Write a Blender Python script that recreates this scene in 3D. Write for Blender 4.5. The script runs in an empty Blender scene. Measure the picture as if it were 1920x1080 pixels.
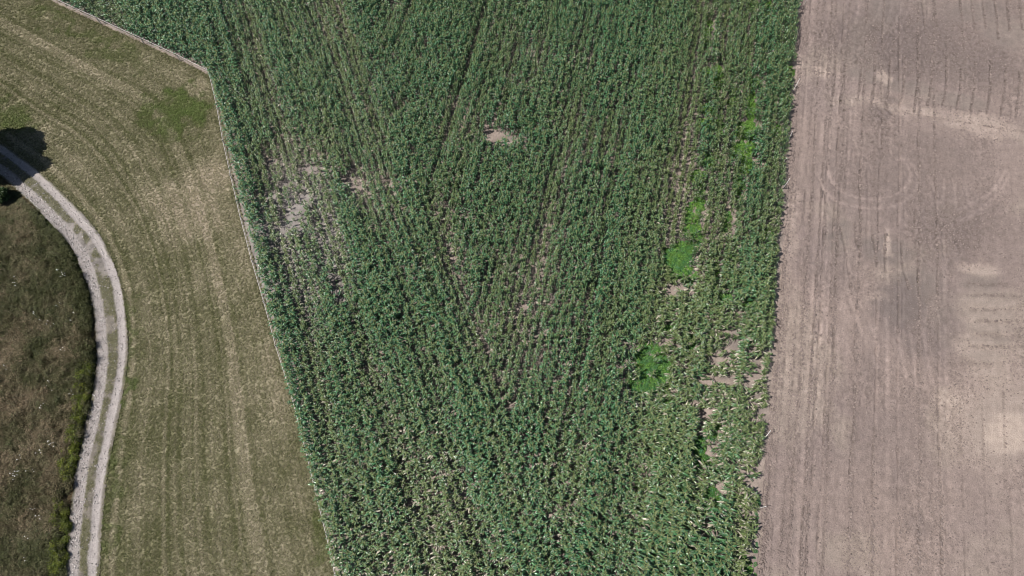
import bpy, math
import numpy as np
from mathutils import Vector

# ------------------------------------------------------------------ camera, light, exposure
S = bpy.context.scene
COL = S.collection
TILT = math.radians(22.0)          # camera tilt away from straight down
CAMH = 60.0                        # drone height in metres
FPX = 1280.0                       # focal length in photo pixels (24 mm on 36 mm, 1920 px)
CT, ST = math.cos(TILT), math.sin(TILT)

cam_d = bpy.data.cameras.new('camera')
cam = bpy.data.objects.new('camera', cam_d)
COL.objects.link(cam)
cam.location = (0, 0, CAMH)
cam.rotation_euler = (TILT, 0, 0)
cam_d.lens = 24.0
cam_d.sensor_width = 36.0
cam_d.clip_start = 0.5
cam_d.clip_end = 5000
S.camera = cam

SUN_EL, SUN_AZ = math.radians(57), math.radians(13)   # shadows run to +x, a little to +y
w = bpy.data.worlds.new('World')
S.world = w
w.use_nodes = True
wn = w.node_tree.nodes
wl = w.node_tree.links
for n in list(wn):
    wn.remove(n)
sky = wn.new('ShaderNodeTexSky')
sky.sky_type = 'NISHITA'
sky.sun_disc = False
sky.sun_elevation = SUN_EL
# direction TO the sun is (-cos az, -sin az); Blender's sky puts the sun at +y for rotation 0, clockwise
sky.sun_rotation = math.atan2(-math.cos(SUN_AZ), -math.sin(SUN_AZ))
bg = wn.new('ShaderNodeBackground')
bg.inputs['Strength'].default_value = 0.05
wo = wn.new('ShaderNodeOutputWorld')
wl.new(sky.outputs[0], bg.inputs['Color'])
wl.new(bg.outputs[0], wo.inputs['Surface'])

sun_d = bpy.data.lights.new('sun', 'SUN')
sun_d.energy = 4.9
sun_d.angle = math.radians(0.5)
sun_d.color = (1.0, 0.955, 0.90)
sun = bpy.data.objects.new('sun', sun_d)
COL.objects.link(sun)
ldir = Vector((math.cos(SUN_AZ) * math.cos(SUN_EL), math.sin(SUN_AZ) * math.cos(SUN_EL), -math.sin(SUN_EL)))
sun.rotation_euler = ldir.to_track_quat('-Z', 'Y').to_euler()
sun.location = (-60, -20, 90)

S.view_settings.view_transform = 'Standard'
S.view_settings.look = 'None'
S.view_settings.exposure = 0.0
S.view_settings.gamma = 1.0
S.view_settings.use_curve_mapping = False
S.render.engine = 'CYCLES'
S.cycles.max_bounces = 5
S.cycles.diffuse_bounces = 1
S.cycles.filter_width = 1.0
S.cycles.transparent_max_bounces = 4

RNG = np.random.default_rng(7)

# ------------------------------------------------------------------ helpers: photo pixel <-> ground
def gp(px, py):
    """photo pixel (1920x1080) -> ground point x, y"""
    px = np.asarray(px, float); py = np.asarray(py, float)
    u = (px - 960) / FPX
    v = (540 - py) / FPX
    k = CAMH / (CT - v * ST)
    return u * k, (v * CT + ST) * k

def pxof(x, y):
    """ground point -> photo pixel"""
    z = -CAMH
    d = -(-y * ST + z * CT)            # depth along the view axis
    v = (y * CT + z * ST) / d
    return 960 + FPX * x / d, 540 - FPX * v

def poly(pts):
    a = np.array(pts, float)
    x, y = gp(a[:, 0], a[:, 1])
    return np.stack([x, y], 1)

def vnoise(x, y, scale, seed):
    """smooth value noise 0..1"""
    r = np.random.default_rng(seed)
    T = r.random((256, 256))
    X = np.asarray(x) / scale + 1000.37; Y = np.asarray(y) / scale + 1000.71
    xi = np.floor(X).astype(int); yi = np.floor(Y).astype(int)
    fx = X - xi; fy = Y - yi
    fx = fx * fx * (3 - 2 * fx); fy = fy * fy * (3 - 2 * fy)
    a = T[xi & 255, yi & 255]; b = T[(xi + 1) & 255, yi & 255]
    c = T[xi & 255, (yi + 1) & 255]; d = T[(xi + 1) & 255, (yi + 1) & 255]
    return (a * (1 - fx) + b * fx) * (1 - fy) + (c * (1 - fx) + d * fx) * fy

def fbm(x, y, scale, seed, n=3):
    s = 0; a = 1.0; t = 0
    for i in range(n):
        s = s + a * vnoise(x, y, scale / 2 ** i, seed + i * 17); t += a; a *= .55
    return s / t

def sstep(a, b, x):
    t = np.clip((x - a) / (b - a), 0, 1)
    return t * t * (3 - 2 * t)

def inpoly(x, y, P):
    ins = np.zeros(np.shape(x), bool)
    n = len(P)
    for i in range(n):
        x1, y1 = P[i]; x2, y2 = P[(i + 1) % n]
        if y1 == y2:
            continue
        c = ((y1 > y) != (y2 > y)) & (x < (x2 - x1) * (y - y1) / (y2 - y1) + x1)
        ins ^= c
    return ins

def dist_line(x, y, P):
    """distance to an open polyline"""
    best = np.full(np.shape(x), 1e9)
    for (x1, y1), (x2, y2) in zip(P[:-1], P[1:]):
        dx, dy = x2 - x1, y2 - y1
        t = np.clip(((x - x1) * dx + (y - y1) * dy) / (dx * dx + dy * dy), 0, 1)
        best = np.minimum(best, np.hypot(x - x1 - t * dx, y - y1 - t * dy))
    return best

def smooth_poly(P, n=6):
    """Catmull-Rom through the points"""
    P = np.array(P, float)
    Q = np.vstack([2 * P[0] - P[1], P, 2 * P[-1] - P[-2]])
    out = []
    for i in range(1, len(Q) - 2):
        for k in range(n):
            t = k / n
            a, b, c, d = Q[i - 1], Q[i], Q[i + 1], Q[i + 2]
            out.append(.5 * (2 * b + (c - a) * t + (2 * a - 5 * b + 4 * c - d) * t * t + (3 * b - a - 3 * c + d) * t ** 3))
    out.append(P[-1])
    return np.array(out)

def ell(px, py, L):
    """largest of soft ellipses (cx, cy, rx, ry, rotation degrees, strength) in plan, at photo scale"""
    m = np.zeros(np.shape(px))
    for e in L:
        cx, cy, rx, ry = e[:4]
        a = math.radians(e[4]) if len(e) > 4 else 0
        s = e[5] if len(e) > 5 else 1
        dx = px - cx; dy = py - cy
        u = (dx * math.cos(a) + dy * math.sin(a)) / rx
        v = (-dx * math.sin(a) + dy * math.cos(a)) / ry
        m = np.maximum(m, s * (1 - sstep(.55, 1.35, np.hypot(u, v))))
    return m

# ------------------------------------------------------------------ helpers: meshes and objects
def mesh(name, v, f, mats=(), attrs=None, mi=None, smooth=False):
    me = bpy.data.meshes.new(name)
    v = np.asarray(v, np.float32)
    if isinstance(f, np.ndarray) and f.ndim == 2:
        k = f.shape[1]
        me.vertices.add(len(v)); me.vertices.foreach_set('co', v.ravel())
        me.loops.add(f.size); me.loops.foreach_set('vertex_index', f.ravel().astype(np.int32))
        me.polygons.add(len(f))
        me.polygons.foreach_set('loop_start', (np.arange(len(f)) * k).astype(np.int32))
    else:
        me.from_pydata([tuple(map(float, p)) for p in v], [], [tuple(map(int, q)) for q in f])
    for m in mats:
        me.materials.append(m)
    if mi is not None:
        me.polygons.foreach_set('material_index', np.asarray(mi, np.int32))
    for an, av in (attrs or {}).items():
        av = np.asarray(av, np.float32)
        if av.ndim == 1:
            a = me.attributes.new(an, 'FLOAT', 'POINT'); a.data.foreach_set('value', av)
        else:
            a = me.attributes.new(an, 'FLOAT_COLOR', 'POINT')
            a.data.foreach_set('color', np.concatenate([av, np.ones((len(av), 1), np.float32)], 1).ravel())
    me.update(calc_edges=True)
    if smooth:
        me.polygons.foreach_set('use_smooth', np.ones(len(me.polygons), bool))
    return me

def link(name, me, parent=None, **props):
    o = bpy.data.objects.new(name, me)
    COL.objects.link(o)
    if parent is not None:
        o.parent = parent
    for k, v in props.items():
        o[k] = v
    return o

def empty(name, loc, label, category, group=None):
    o = bpy.data.objects.new(name, None)
    COL.objects.link(o)
    o.location = loc
    o.empty_display_size = .3
    o['label'] = label; o['category'] = category
    if group:
        o['group'] = group
    return o

class MB:
    """collects tubes, strips and quads"""
    def __init__(s): s.v = []; s.f = []; s.m = []; s.a = []
    def add(s, v, f, m=0, a=0.5):
        b = len(s.v)
        s.v += [tuple(p) for p in v]; s.f += [tuple(i + b for i in q) for q in f]
        s.m += [m] * len(f); s.a += [a] * len(v)
    def tube(s, pts, rad, n=6, m=0, a=.5, cap=True):
        pts = [Vector(p) for p in pts]
        V = []; F = []
        for i, p in enumerate(pts):
            d = (pts[min(i + 1, len(pts) - 1)] - pts[max(i - 1, 0)]).normalized()
            q = d.to_track_quat('Z', 'Y')
            r = rad[i] if hasattr(rad, '__len__') else rad
            for k in range(n):
                t = 2 * math.pi * k / n
                V.append(p + q @ Vector((r * math.cos(t), r * math.sin(t), 0)))
        for i in range(len(pts) - 1):
            for k in range(n):
                F.append((i * n + k, i * n + (k + 1) % n, (i + 1) * n + (k + 1) % n, (i + 1) * n + k))
        if cap:
            F.append(tuple(range((len(pts) - 1) * n, len(pts) * n)))
            F.append(tuple(range(n - 1, -1, -1)))
        s.add(V, F, m, a)
    def strip(s, cen, wid, side, m=0, a=.5, fold=0.0):
        """ribbon along points cen with half widths wid and sideways directions side; fold lifts the edges"""
        V = []; F = []
        k = 3 if fold else 2
        for c, w_, d in zip(cen, wid, side):
            c = Vector(c); d = Vector(d)
            if fold:
                V += [c - d * w_ + Vector((0, 0, fold * w_)), c, c + d * w_ + Vector((0, 0, fold * w_))]
            else:
                V += [c - d * w_, c + d * w_]
        for i in range(len(cen) - 1):
            for j in range(k - 1):
                a0 = i * k + j
                F.append((a0, a0 + 1, a0 + k + 1, a0 + k))
        s.add(V, F, m, a)
    def mesh(s, name, mats, smooth=False):
        return mesh(name, s.v, s.f, mats, {'leaf': s.a}, s.m, smooth)

# ------------------------------------------------------------------ helpers: materials
def mat(name):
    m = bpy.data.materials.new(name)
    m.use_nodes = True
    N = m.node_tree.nodes; L = m.node_tree.links
    b = N['Principled BSDF']
    return m, N, L, b

def nd(N, t, **kw):
    n = N.new(t)
    for k, v in kw.items():
        setattr(n, k, v)
    return n

def mixc(N, L, fac, a, b, blend='MIX'):
    n = N.new('ShaderNodeMix'); n.data_type = 'RGBA'; n.blend_type = blend
    for sock, val in ((n.inputs[0], fac), (n.inputs[6], a), (n.inputs[7], b)):
        if hasattr(val, 'default_value') or hasattr(val, 'links'):
            L.new(val, sock)
        elif hasattr(val, '__len__'):
            sock.default_value = (*val, 1)
        else:
            sock.default_value = val
    return n.outputs[2]

def noise(N, L, scale, detail=3, rough=.6, coord=None):
    n = N.new('ShaderNodeTexNoise'); n.inputs['Scale'].default_value = scale
    n.inputs['Detail'].default_value = detail; n.inputs['Roughness'].default_value = rough
    if coord is not None:
        L.new(coord, n.inputs['Vector'])
    return n.outputs['Fac']

def rng(N, L, x, a, b, c, d):
    n = N.new('ShaderNodeMapRange'); L.new(x, n.inputs[0])
    for i, v in enumerate((a, b, c, d)):
        n.inputs[i + 1].default_value = v
    return n.outputs[0]

def attr(N, name, typ='GEOMETRY', out='Fac'):
    n = N.new('ShaderNodeAttribute'); n.attribute_name = name; n.attribute_type = typ
    return n.outputs[out]

def ground_mat(name, grain, amp, bump, bscale, rough=.95):
    """colour from the sheet's own 'tone' colour, broken by fine grain; relief by bump"""
    m, N, L, b = mat(name)
    tc = N.new('ShaderNodeTexCoord').outputs['Object']
    tone = attr(N, 'tone', out='Color')
    n1 = noise(N, L, grain, 4, .7, tc)
    v = rng(N, L, n1, .25, .75, 1 - amp, 1 + amp)
    n2 = noise(N, L, grain * .17, 3, .6, tc)
    v2 = rng(N, L, n2, .3, .7, 1 - amp * .45, 1 + amp * .45)
    mu = N.new('ShaderNodeMath'); mu.operation = 'MULTIPLY'; L.new(v, mu.inputs[0]); L.new(v2, mu.inputs[1])
    cc = N.new('ShaderNodeCombineColor')
    for i in range(3):
        L.new(mu.outputs[0], cc.inputs[i])
    L.new(mixc(N, L, 1.0, tone, cc.outputs[0], 'MULTIPLY'), b.inputs['Base Color'])
    b.inputs['Roughness'].default_value = rough
    b.inputs['Specular IOR Level'].default_value = .15
    bp = N.new('ShaderNodeBump'); bp.inputs['Strength'].default_value = 1; bp.inputs['Distance'].default_value = bump
    L.new(noise(N, L, bscale, 4, .65, tc), bp.inputs['Height'])
    L.new(bp.outputs[0], b.inputs['Normal'])
    return m

def leaf_mat(name, c0, c1, dry=None, lush=None, rough=.45, trans=.25, spec=.5, vlo=.65, vhi=1.35):
    """c0..c1 by the plant's own tint, varied leaf by leaf; some leaves dry"""
    m, N, L, b = mat(name)
    ti = attr(N, 'tint', 'INSTANCER')
    lf = attr(N, 'leaf')
    col = mixc(N, L, ti, c0, c1)
    if lush:
        col = mixc(N, L, attr(N, 'lush', 'INSTANCER'), col, lush)
    va = rng(N, L, lf, 0, 1, vlo, vhi)
    cc = N.new('ShaderNodeCombineColor')
    for i in range(3):
        L.new(va, cc.inputs[i])
    col = mixc(N, L, 1.0, col, cc.outputs[0], 'MULTIPLY')
    if dry:
        dr = attr(N, 'dry', 'INSTANCER')
        ad = N.new('ShaderNodeMath'); ad.operation = 'SUBTRACT'
        L.new(dr, ad.inputs[0]); L.new(lf, ad.inputs[1])
        fac = rng(N, L, ad.outputs[0], -.02, .08, 0, 1)
        col = mixc(N, L, fac, col, dry)
    L.new(col, b.inputs['Base Color'])
    b.inputs['Roughness'].default_value = rough
    b.inputs['Specular IOR Level'].default_value = spec
    if trans:
        tr = N.new('ShaderNodeBsdfTranslucent'); L.new(col, tr.inputs['Color'])
        mx = N.new('ShaderNodeMixShader'); mx.inputs[0].default_value = trans
        L.new(b.outputs[0], mx.inputs[1]); L.new(tr.outputs[0], mx.inputs[2])
        L.new(mx.outputs[0], N['Material Output'].inputs['Surface'])
    return m

def plain_mat(name, c, rough=.7, var=.2, scale=8, spec=.3):
    m, N, L, b = mat(name)
    tc = N.new('ShaderNodeTexCoord').outputs['Object']
    f = noise(N, L, scale, 4, .65, tc)
    L.new(mixc(N, L, f, [x * (1 - var) for x in c], [min(1, x * (1 + var)) for x in c]), b.inputs['Base Color'])
    b.inputs['Roughness'].default_value = rough
    b.inputs['Specular IOR Level'].default_value = spec
    return m

M_SOIL = ground_mat('ploughed_soil', 9, .26, .07, 8)
M_MSOIL = ground_mat('maize_soil', 7, .2, .05, 12)
M_MEADOW = ground_mat('meadow_turf', 6, .30, .06, 12)
M_ROUGH = ground_mat('rough_turf', 5, .35, .08, 9)
M_TRACK = ground_mat('track_gravel', 9, .3, .05, 14)
M_MAIZE = leaf_mat('maize_leaf', (.041, .116, .047), (.082, .112, .036), dry=(.50, .46, .35), rough=.36, trans=.07, spec=1.0, vlo=.25, vhi=2.2)
M_STALK = plain_mat('maize_stalk', (.10, .15, .05), .6)
M_TASSEL = plain_mat('maize_tassel', (.20, .24, .10), .7)
M_GRASS = leaf_mat('grass_blade', (.195, .205, .088), (.60, .535, .37), lush=(.22, .31, .09), rough=.6, trans=.2, spec=.25, vlo=.5, vhi=1.45)
M_HERB = leaf_mat('herb_leaf', (.082, .090, .036), (.26, .200, .130), rough=.6, trans=.2, spec=.25, vlo=.5, vhi=1.45)
M_WEED = leaf_mat('weed_leaf', (.066, .205, .078), (.175, .34, .06), rough=.5, trans=.3, spec=.35, vlo=.6, vhi=1.35)
M_BROOM = leaf_mat('scrub_leaf', (.095, .135, .020), (.22, .25, .038), rough=.5, trans=.3, spec=.3, vlo=.5, vhi=1.4)
M_TREE = leaf_mat('tree_leaf', (.022, .045, .016), (.05, .085, .025), rough=.5, trans=.2, spec=.3)
M_BUSH = leaf_mat('bush_leaf', (.04, .075, .025), (.075, .12, .04), rough=.5, trans=.25, spec=.3)
M_BARK = plain_mat('bark', (.13, .10, .075), .9, .35)
M_WOOD = plain_mat('weathered_post', (.46, .43, .40), .85, .25, 20)
M_TAPE = plain_mat('white_tape', (.50, .465, .46), .6, .08)
M_STAKE = plain_mat('white_stake', (.80, .79, .77), .5, .08)
M_STONE = leaf_mat('stone', (.24, .22, .21), (.58, .54, .52), rough=.9, trans=0, spec=.2, vlo=.6, vhi=1.2)
M_FLOWER = plain_mat('white_flower', (.75, .75, .72), .8, .1)
M_CLOD = leaf_mat('soil_clod', (.17, .137, .127), (.31, .25, .225), rough=1, trans=0, spec=.1, vlo=.85, vhi=1.15)

# ------------------------------------------------------------------ the plan of the place
FENCE_PX = [(90, 0), (190, 46), (271, 83), (338, 114), (398, 144), (413, 212), (430, 298), (446, 372), (463, 442), (484, 515),
            (505, 590), (527, 662), (549, 740), (570, 815), (590, 892), (607, 960), (621, 1020), (633, 1080)]
FENCE_EXT = [(-330, -190)] + FENCE_PX + [(655, 1190), (676, 1300)]
FENCE = poly(FENCE_EXT)
EDGE_EXT = [(1519, -190), (1503, 0), (1480, 200), (1464, 400), (1451, 560), (1440, 700), (1430, 830), (1421, 960), (1417, 1080), (1410, 1300)]
EDGE = poly(EDGE_EXT)
RUT_R = smooth_poly(poly([(-160, 160), (-70, 222), (0, 277), (30, 300), (55, 319), (77, 338), (107, 367), (140, 402), (173, 439), (199, 485), (219, 540), (227, 600),
        (229, 650), (226, 690), (218, 735), (205, 800), (191, 876), (181, 950), (176, 1010), (172, 1080), (164, 1300)]))
RUT_L = smooth_poly(poly([(-200, 200), (-90, 262), (0, 316), (37, 347), (65, 372), (93, 400), (130, 439), (158, 485), (177, 540), (189, 600), (193, 650),
        (193, 690), (187, 735), (174, 800), (156, 876), (147, 950), (141, 1010), (138, 1080), (128, 1300)]))
TRACK_MID = (RUT_L[::1][:min(len(RUT_L), len(RUT_R))] * 1.0)
# maize rows: a headland along the fence, the main block along the right edge
fa, fb = poly([(400, 150), (633, 1080)])
FD = (fb - fa) / np.linalg.norm(fb - fa); FN = np.array([-FD[1], FD[0]])
ea, eb = poly([(1503, 0), (1418, 1080)])
ED = (eb - ea) / np.linalg.norm(eb - ea); EN = np.array([-ED[1], ED[0]])
def dl(x, y): return (x - fa[0]) * FN[0] + (y - fa[1]) * FN[1]
def dr(x, y): return -((x - ea[0]) * EN[0] + (y - ea[1]) * EN[1])
HEAD_W = float(np.mean([dl(*gp(755, 270)), dl(*gp(1000, 850))]))
MAIZE_POLY = np.vstack([FENCE, EDGE[::-1]])

def grid_sheet(name, res, x0, x1, y0, y1, keep, height, tone, m, **props):
    """a ground sheet: a fine grid of quads kept where keep(x, y) holds"""
    xs = np.arange(x0, x1 + res, res); ys = np.arange(y0, y1 + res, res)
    X, Y = np.meshgrid(xs, ys)
    Z = height(X, Y)
    T = tone(X, Y)
    K = keep((X[:-1, :-1] + res / 2), (Y[:-1, :-1] + res / 2))
    ny, nx = X.shape
    idx = np.arange(ny * nx).reshape(ny, nx)
    F = np.stack([idx[:-1, :-1], idx[:-1, 1:], idx[1:, 1:], idx[1:, :-1]], -1)[K]
    used = np.unique(F)
    re = np.full(ny * nx, -1); re[used] = np.arange(len(used))
    V = np.stack([X.ravel(), Y.ravel(), Z.ravel()], 1)[used]
    me = mesh(name, V, re[F], [m], {'tone': T.reshape(-1, 3)[used]}, smooth=True)
    return link(name, me, **props)

def col(a): return np.array(a, float)
def lerp(a, b, t): return a + (b - a) * t[..., None]

YT = float(gp(960, -190)[1]); YB = float(gp(960, 1300)[1])
XL = float(gp(-330, 0)[0]); XR = float(gp(2150, 0)[0])

# wide ground below and around everything
Wd = 1500
V = []; F = []
n = 24
for j in range(n + 1):
    for i in range(n + 1):
        V.append((-Wd + 2 * Wd * i / n, -Wd + 2 * Wd * j / n, -.22))
for j in range(n):
    for i in range(n):
        a = j * (n + 1) + i
        F.append((a, a + 1, a + n + 2, a + n + 1))
vv = np.array(V)
link('ground', mesh('ground', V, F, [M_MEADOW], {'tone': lerp(col((.10, .12, .05)), col((.24, .20, .13)), vnoise(vv[:, 0], vv[:, 1], 300, 3))}), kind='structure')

# ------------------------------------------------------------------ ploughed field
FURROWS = []    # (polyline world, half width, depth, lighten)
def line(pts, hw, depth, light, brk=.35):
    FURROWS.append((smooth_poly(poly(pts), 5) if len(pts) > 2 else poly(pts), hw, depth, light, brk))
r5 = np.random.default_rng(5)
# drill and wheel lines running the length of the field, parallel to the maize edge
def along(x_at, y_at, y0, y1, hw, depth, light, brk=.35, wob=1.2):
    X0, Y0 = gp(x_at, y_at)
    pts = []
    for y in np.arange(y0, y1 + 60, 90):
        _, yy = gp(x_at, y)
        k = (yy - Y0) / ED[1]
        P = np.array([X0, Y0]) + k * ED
        a, b = pxof(*P)
        pts.append((a + r5.normal(0, wob), b))
    line(pts, hw, depth, light, brk)
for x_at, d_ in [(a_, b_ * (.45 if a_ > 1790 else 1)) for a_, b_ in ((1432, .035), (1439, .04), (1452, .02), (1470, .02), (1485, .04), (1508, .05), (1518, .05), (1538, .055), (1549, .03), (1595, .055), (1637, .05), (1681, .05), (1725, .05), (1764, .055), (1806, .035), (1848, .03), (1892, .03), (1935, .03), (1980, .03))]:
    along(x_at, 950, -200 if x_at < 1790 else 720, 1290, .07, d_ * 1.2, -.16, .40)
for x_at in (1500, 1528, 1460, 1577, 1660):
    along(x_at, 900, -200, 1290, .17, .018, .07, .5)
for k in range(34):
    along(r5.uniform(1425, 1600) if k < 22 else r5.uniform(1600, 1780), 800, r5.uniform(-150, 600), r5.uniform(500, 1280), r5.uniform(.05, .2), r5.uniform(.0, .03), r5.uniform(-.12, .12), .5, 2.0)
# comb of short grooves in the upper part
for i, x in enumerate((1563, 1580, 1611, 1637, 1665, 1692, 1718, 1743, 1771, 1798, 1824, 1854, 1881, 1908, 1935, 1962)):
    yo = 128 + (x - 1563) * .06
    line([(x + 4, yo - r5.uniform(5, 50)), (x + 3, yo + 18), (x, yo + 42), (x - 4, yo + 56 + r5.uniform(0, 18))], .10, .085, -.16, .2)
for x in (1730, 1752, 1800, 1822, 1843, 1866, 1888, 1912):
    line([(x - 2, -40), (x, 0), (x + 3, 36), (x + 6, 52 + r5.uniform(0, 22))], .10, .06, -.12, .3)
# short curved streaks near the top
for x, y, dx, dy in ((1690, 5, -20, 52), (1708, 0, -30, 60), (1668, 20, -16, 45), (1650, 6, -22, 50), (1742, 14, -14, 40), (1610, 10, -18, 50), (1626, 40, -20, 60), (1590, 30, -20, 60)):
    line([(x, y), (x + dx * .35, y + dy * .5), (x + dx, y + dy)], .16, .02, .09, .3)
# tractor turning arcs
ARC1 = [(1552, 322), (1560, 342), (1578, 358), (1604, 370), (1634, 374), (1664, 369), (1690, 357), (1702, 342), (1706, 325), (1698, 306), (1680, 299)]
ARC2 = [(1536, 336), (1552, 366), (1576, 380), (1608, 388), (1640, 391), (1672, 386), (1700, 374), (1716, 356), (1720, 334), (1714, 316), (1700, 300), (1688, 297)]
line(ARC1, .18, .035, .14, .12); line(ARC2, .18, .035, .14, .12)
for p in ([(1612, 275), (1626, 300), (1634, 318)], [(1600, 262), (1609, 285), (1612, 312)], [(1792, 393), (1830, 378), (1866, 352), (1882, 322)], [(1800, 412), (1836, 394), (1872, 362), (1890, 330)],
          [(1590, 552), (1600, 580), (1616, 626)], [(1612, 566), (1624, 596), (1640, 632)], [(1544, 556), (1548, 590), (1552, 618)], [(1680, 612), (1688, 660), (1698, 710)], [(1704, 620), (1712, 670), (1718, 722)],
          [(1728, 616), (1736, 660), (1746, 716)], [(1660, 600), (1664, 640), (1662, 700)], [(1640, 570), (1642, 600), (1640, 660)], [(1740, 330), (1752, 360), (1758, 392)], [(1786, 336), (1790, 362), (1792, 388)],
          [(1808, 340), (1812, 366), (1820, 390)], [(1770, 336), (1768, 360), (1764, 380)]):
    line(p, .15, .02, .10, .25)
for p in ([(1576, 426), (1584, 462), (1590, 500), (1596, 540)], [(1603, 418), (1606, 450), (1616, 480)], [(1548, 392), (1548, 430), (1546, 460)], [(1636, 440), (1642, 470), (1644, 500)], [(1690, 456), (1694, 500), (1704, 540)],
          [(1718, 392), (1714, 440), (1722, 480), (1722, 530)], [(1662, 440), (1660, 470), (1662, 510)]):
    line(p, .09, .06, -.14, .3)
# cross smears on the right
for y in (531, 553, 579, 601, 628, 649, 680):
    x0 = 1800 + r5.uniform(-10, 34)
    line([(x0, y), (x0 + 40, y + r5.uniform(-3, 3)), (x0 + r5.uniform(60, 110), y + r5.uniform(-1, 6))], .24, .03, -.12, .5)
for p in ([(1470, 122), (1650, 160), (1760, 196), (1900, 216)], [(1590, 182), (1690, 210), (1790, 226), (1930, 250)]):
    line(p, .12, .03, -.05, .5)

SMOOTH = [(1620, 142, 34, 13, 8), (1700, 165, 50, 14, 9), (1800, 190, 60, 14, 8), (1660, 15, 30, 30), (1830, 20, 60, 24), (1880, 60, 50, 30, 20),
          (1570, 440, 22, 30, 10), (1660, 470, 55, 26, 15), (1855, 560, 50, 16), (1855, 590, 50, 12), (1858, 615, 50, 10), (1855, 640, 45, 9), (1850, 667, 40, 9), (1690, 570, 45, 40), (1840, 530, 40, 25), (1880, 800, 70, 70), (1720, 530, 50, 30)]
PALE = [(1890, 812, 60, 50, 0, .95), (1870, 790, 110, 90, 0, .5), (1890, 700, 90, 60, 0, .35), (1830, 500, 36, 14, 0, .6), (1665, 458, 8, 26, 0, .55), (1780, 740, 30, 24, 0, .5), (1700, 205, 80, 12, 10, .45), (1840, 235, 70, 22, 10, .6), (1490, 140, 18, 40, 5, .45),
        (1480, 430, 18, 90, 4, .4), (1860, 590, 60, 50, 0, .35), (1545, 140, 18, 10, 0, .5), (1655, 145, 14, 10, 0, .55), (1830, 650, 40, 30, 0, .4), (1640, 555, 30, 8, 0, .3)]
DAMP = [(1690, 70, 150, 90, 0, .6), (1640, 330, 140, 110, 0, .4), (1800, 110, 110, 60, 10, .5), (1560, 500, 50, 60, 0, .4), (1780, 400, 90, 60, 0, .45), (1740, 600, 60, 80, 0, .5), (1690, 575, 60, 55, 0, .8), (1740, 300, 110, 60, 0, .35), (1660, 470, 50, 30, 15, .5), (1700, 120, 120, 40, 8, .35), (1640, 90, 90, 50, 0, .3), (1560, 440, 26, 34, 0, .5), (1760, 470, 60, 40, 0, .35), (1655, 205, 24, 22, 0, .6), (1720, 985, 30, 25, 0, .4), (1690, 900, 22, 40, 0, .3), (1630, 700, 18, 40, 0, .35), (1880, 20, 60, 20, 0, .4)]

ROUGHZ = [(1680, 90, 170, 62, 4, 1.0), (1860, 130, 80, 50, 10, .9), (1655, 215, 34, 46, 0, 1.0), (1690, 320, 120, 70, 0, .45), (1760, 440, 70, 50, 0, .6), (1640, 900, 160, 160, 0, .35)]
def field_maps(X, Y):
    px, py = pxof(X, Y)
    sm = ell(px + 14 * (fbm(X, Y, 2, 71) - .5), py + 14 * (fbm(X, Y, 2, 72) - .5), SMOOTH)
    # soil crumbs, larger clods and broad undulation
    s_ = (X * ED[0] + Y * ED[1]); t_ = -dr(X, Y)
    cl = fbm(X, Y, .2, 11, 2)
    big = fbm(X, Y, .9, 31, 2)
    rough = .35 + .9 * sstep(.35, .7, fbm(X, Y, 4.5, 51, 2))
    rz = ell(px, py, ROUGHZ)
    rough = (rough + 1.1 * rz) * (1 - .9 * sm)
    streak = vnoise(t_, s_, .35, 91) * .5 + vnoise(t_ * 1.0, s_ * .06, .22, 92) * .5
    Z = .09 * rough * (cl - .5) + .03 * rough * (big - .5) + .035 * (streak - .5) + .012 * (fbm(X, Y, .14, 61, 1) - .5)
    Z = Z + .10 * (fbm(X, Y, 14, 41, 2) - .5)
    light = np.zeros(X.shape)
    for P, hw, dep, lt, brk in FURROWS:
        lo = P.min(0) - .8; hi = P.max(0) + .8
        m = (X > lo[0]) & (X < hi[0]) & (Y > lo[1]) & (Y < hi[1])
        if not m.any():
            continue
        xx = X[m]; yy = Y[m]
        wob = .22 * (fbm(xx, yy, .45, 77, 2) - .5)
        d = np.abs(dist_line(xx, yy, P) + wob)
        g = np.exp(-(d / hw) ** 2)
        st = sstep(brk - .15, brk + .25, fbm(xx, yy, 1.6, 83, 2) + .15 * (1 - brk)) * (.5 + fbm(xx, yy, .3, 85, 1))
        ridge = np.exp(-((d - 2.2 * hw) / hw) ** 2) * .35
        Z[m] += -1.5 * dep * g * st + dep * ridge * st
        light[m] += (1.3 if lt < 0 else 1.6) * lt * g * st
    base = lerp(col((.240, .192, .178)), col((.318, .250, .220)), fbm(X, Y, 9, 15, 3))
    base = lerp(base, col((.345, .287, .240)), .5 * sstep(.5, .75, fbm(X, Y, 5, 16, 3)))
    wv = 26 * (fbm(X, Y, 2.6, 73) - .5) + 14 * (fbm(X, Y, .8, 74) - .5)
    base = lerp(base, col((.232, .194, .172)), sm * .7)
    base = lerp(base, col((.165, .135, .128)), ell(px + wv, py - wv, DAMP) * .9)
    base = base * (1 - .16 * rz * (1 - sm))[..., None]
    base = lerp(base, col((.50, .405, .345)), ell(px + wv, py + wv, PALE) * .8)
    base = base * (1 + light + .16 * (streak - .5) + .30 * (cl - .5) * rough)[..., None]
    return Z, base
_c = {}
def _fm(X, Y):
    k = X.shape
    if k not in _c:
        _c.clear(); _c[k] = field_maps(X, Y)
    return _c[k]
x0f = float(EDGE[:, 0].min()) - .5
grid_sheet('ploughed_field', .1, x0f, XR, YB, YT, lambda x, y: dr(x, y) < .02, lambda x, y: _fm(x, y)[0] + .01, lambda x, y: _fm(x, y)[1], M_SOIL, kind='structure')

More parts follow.
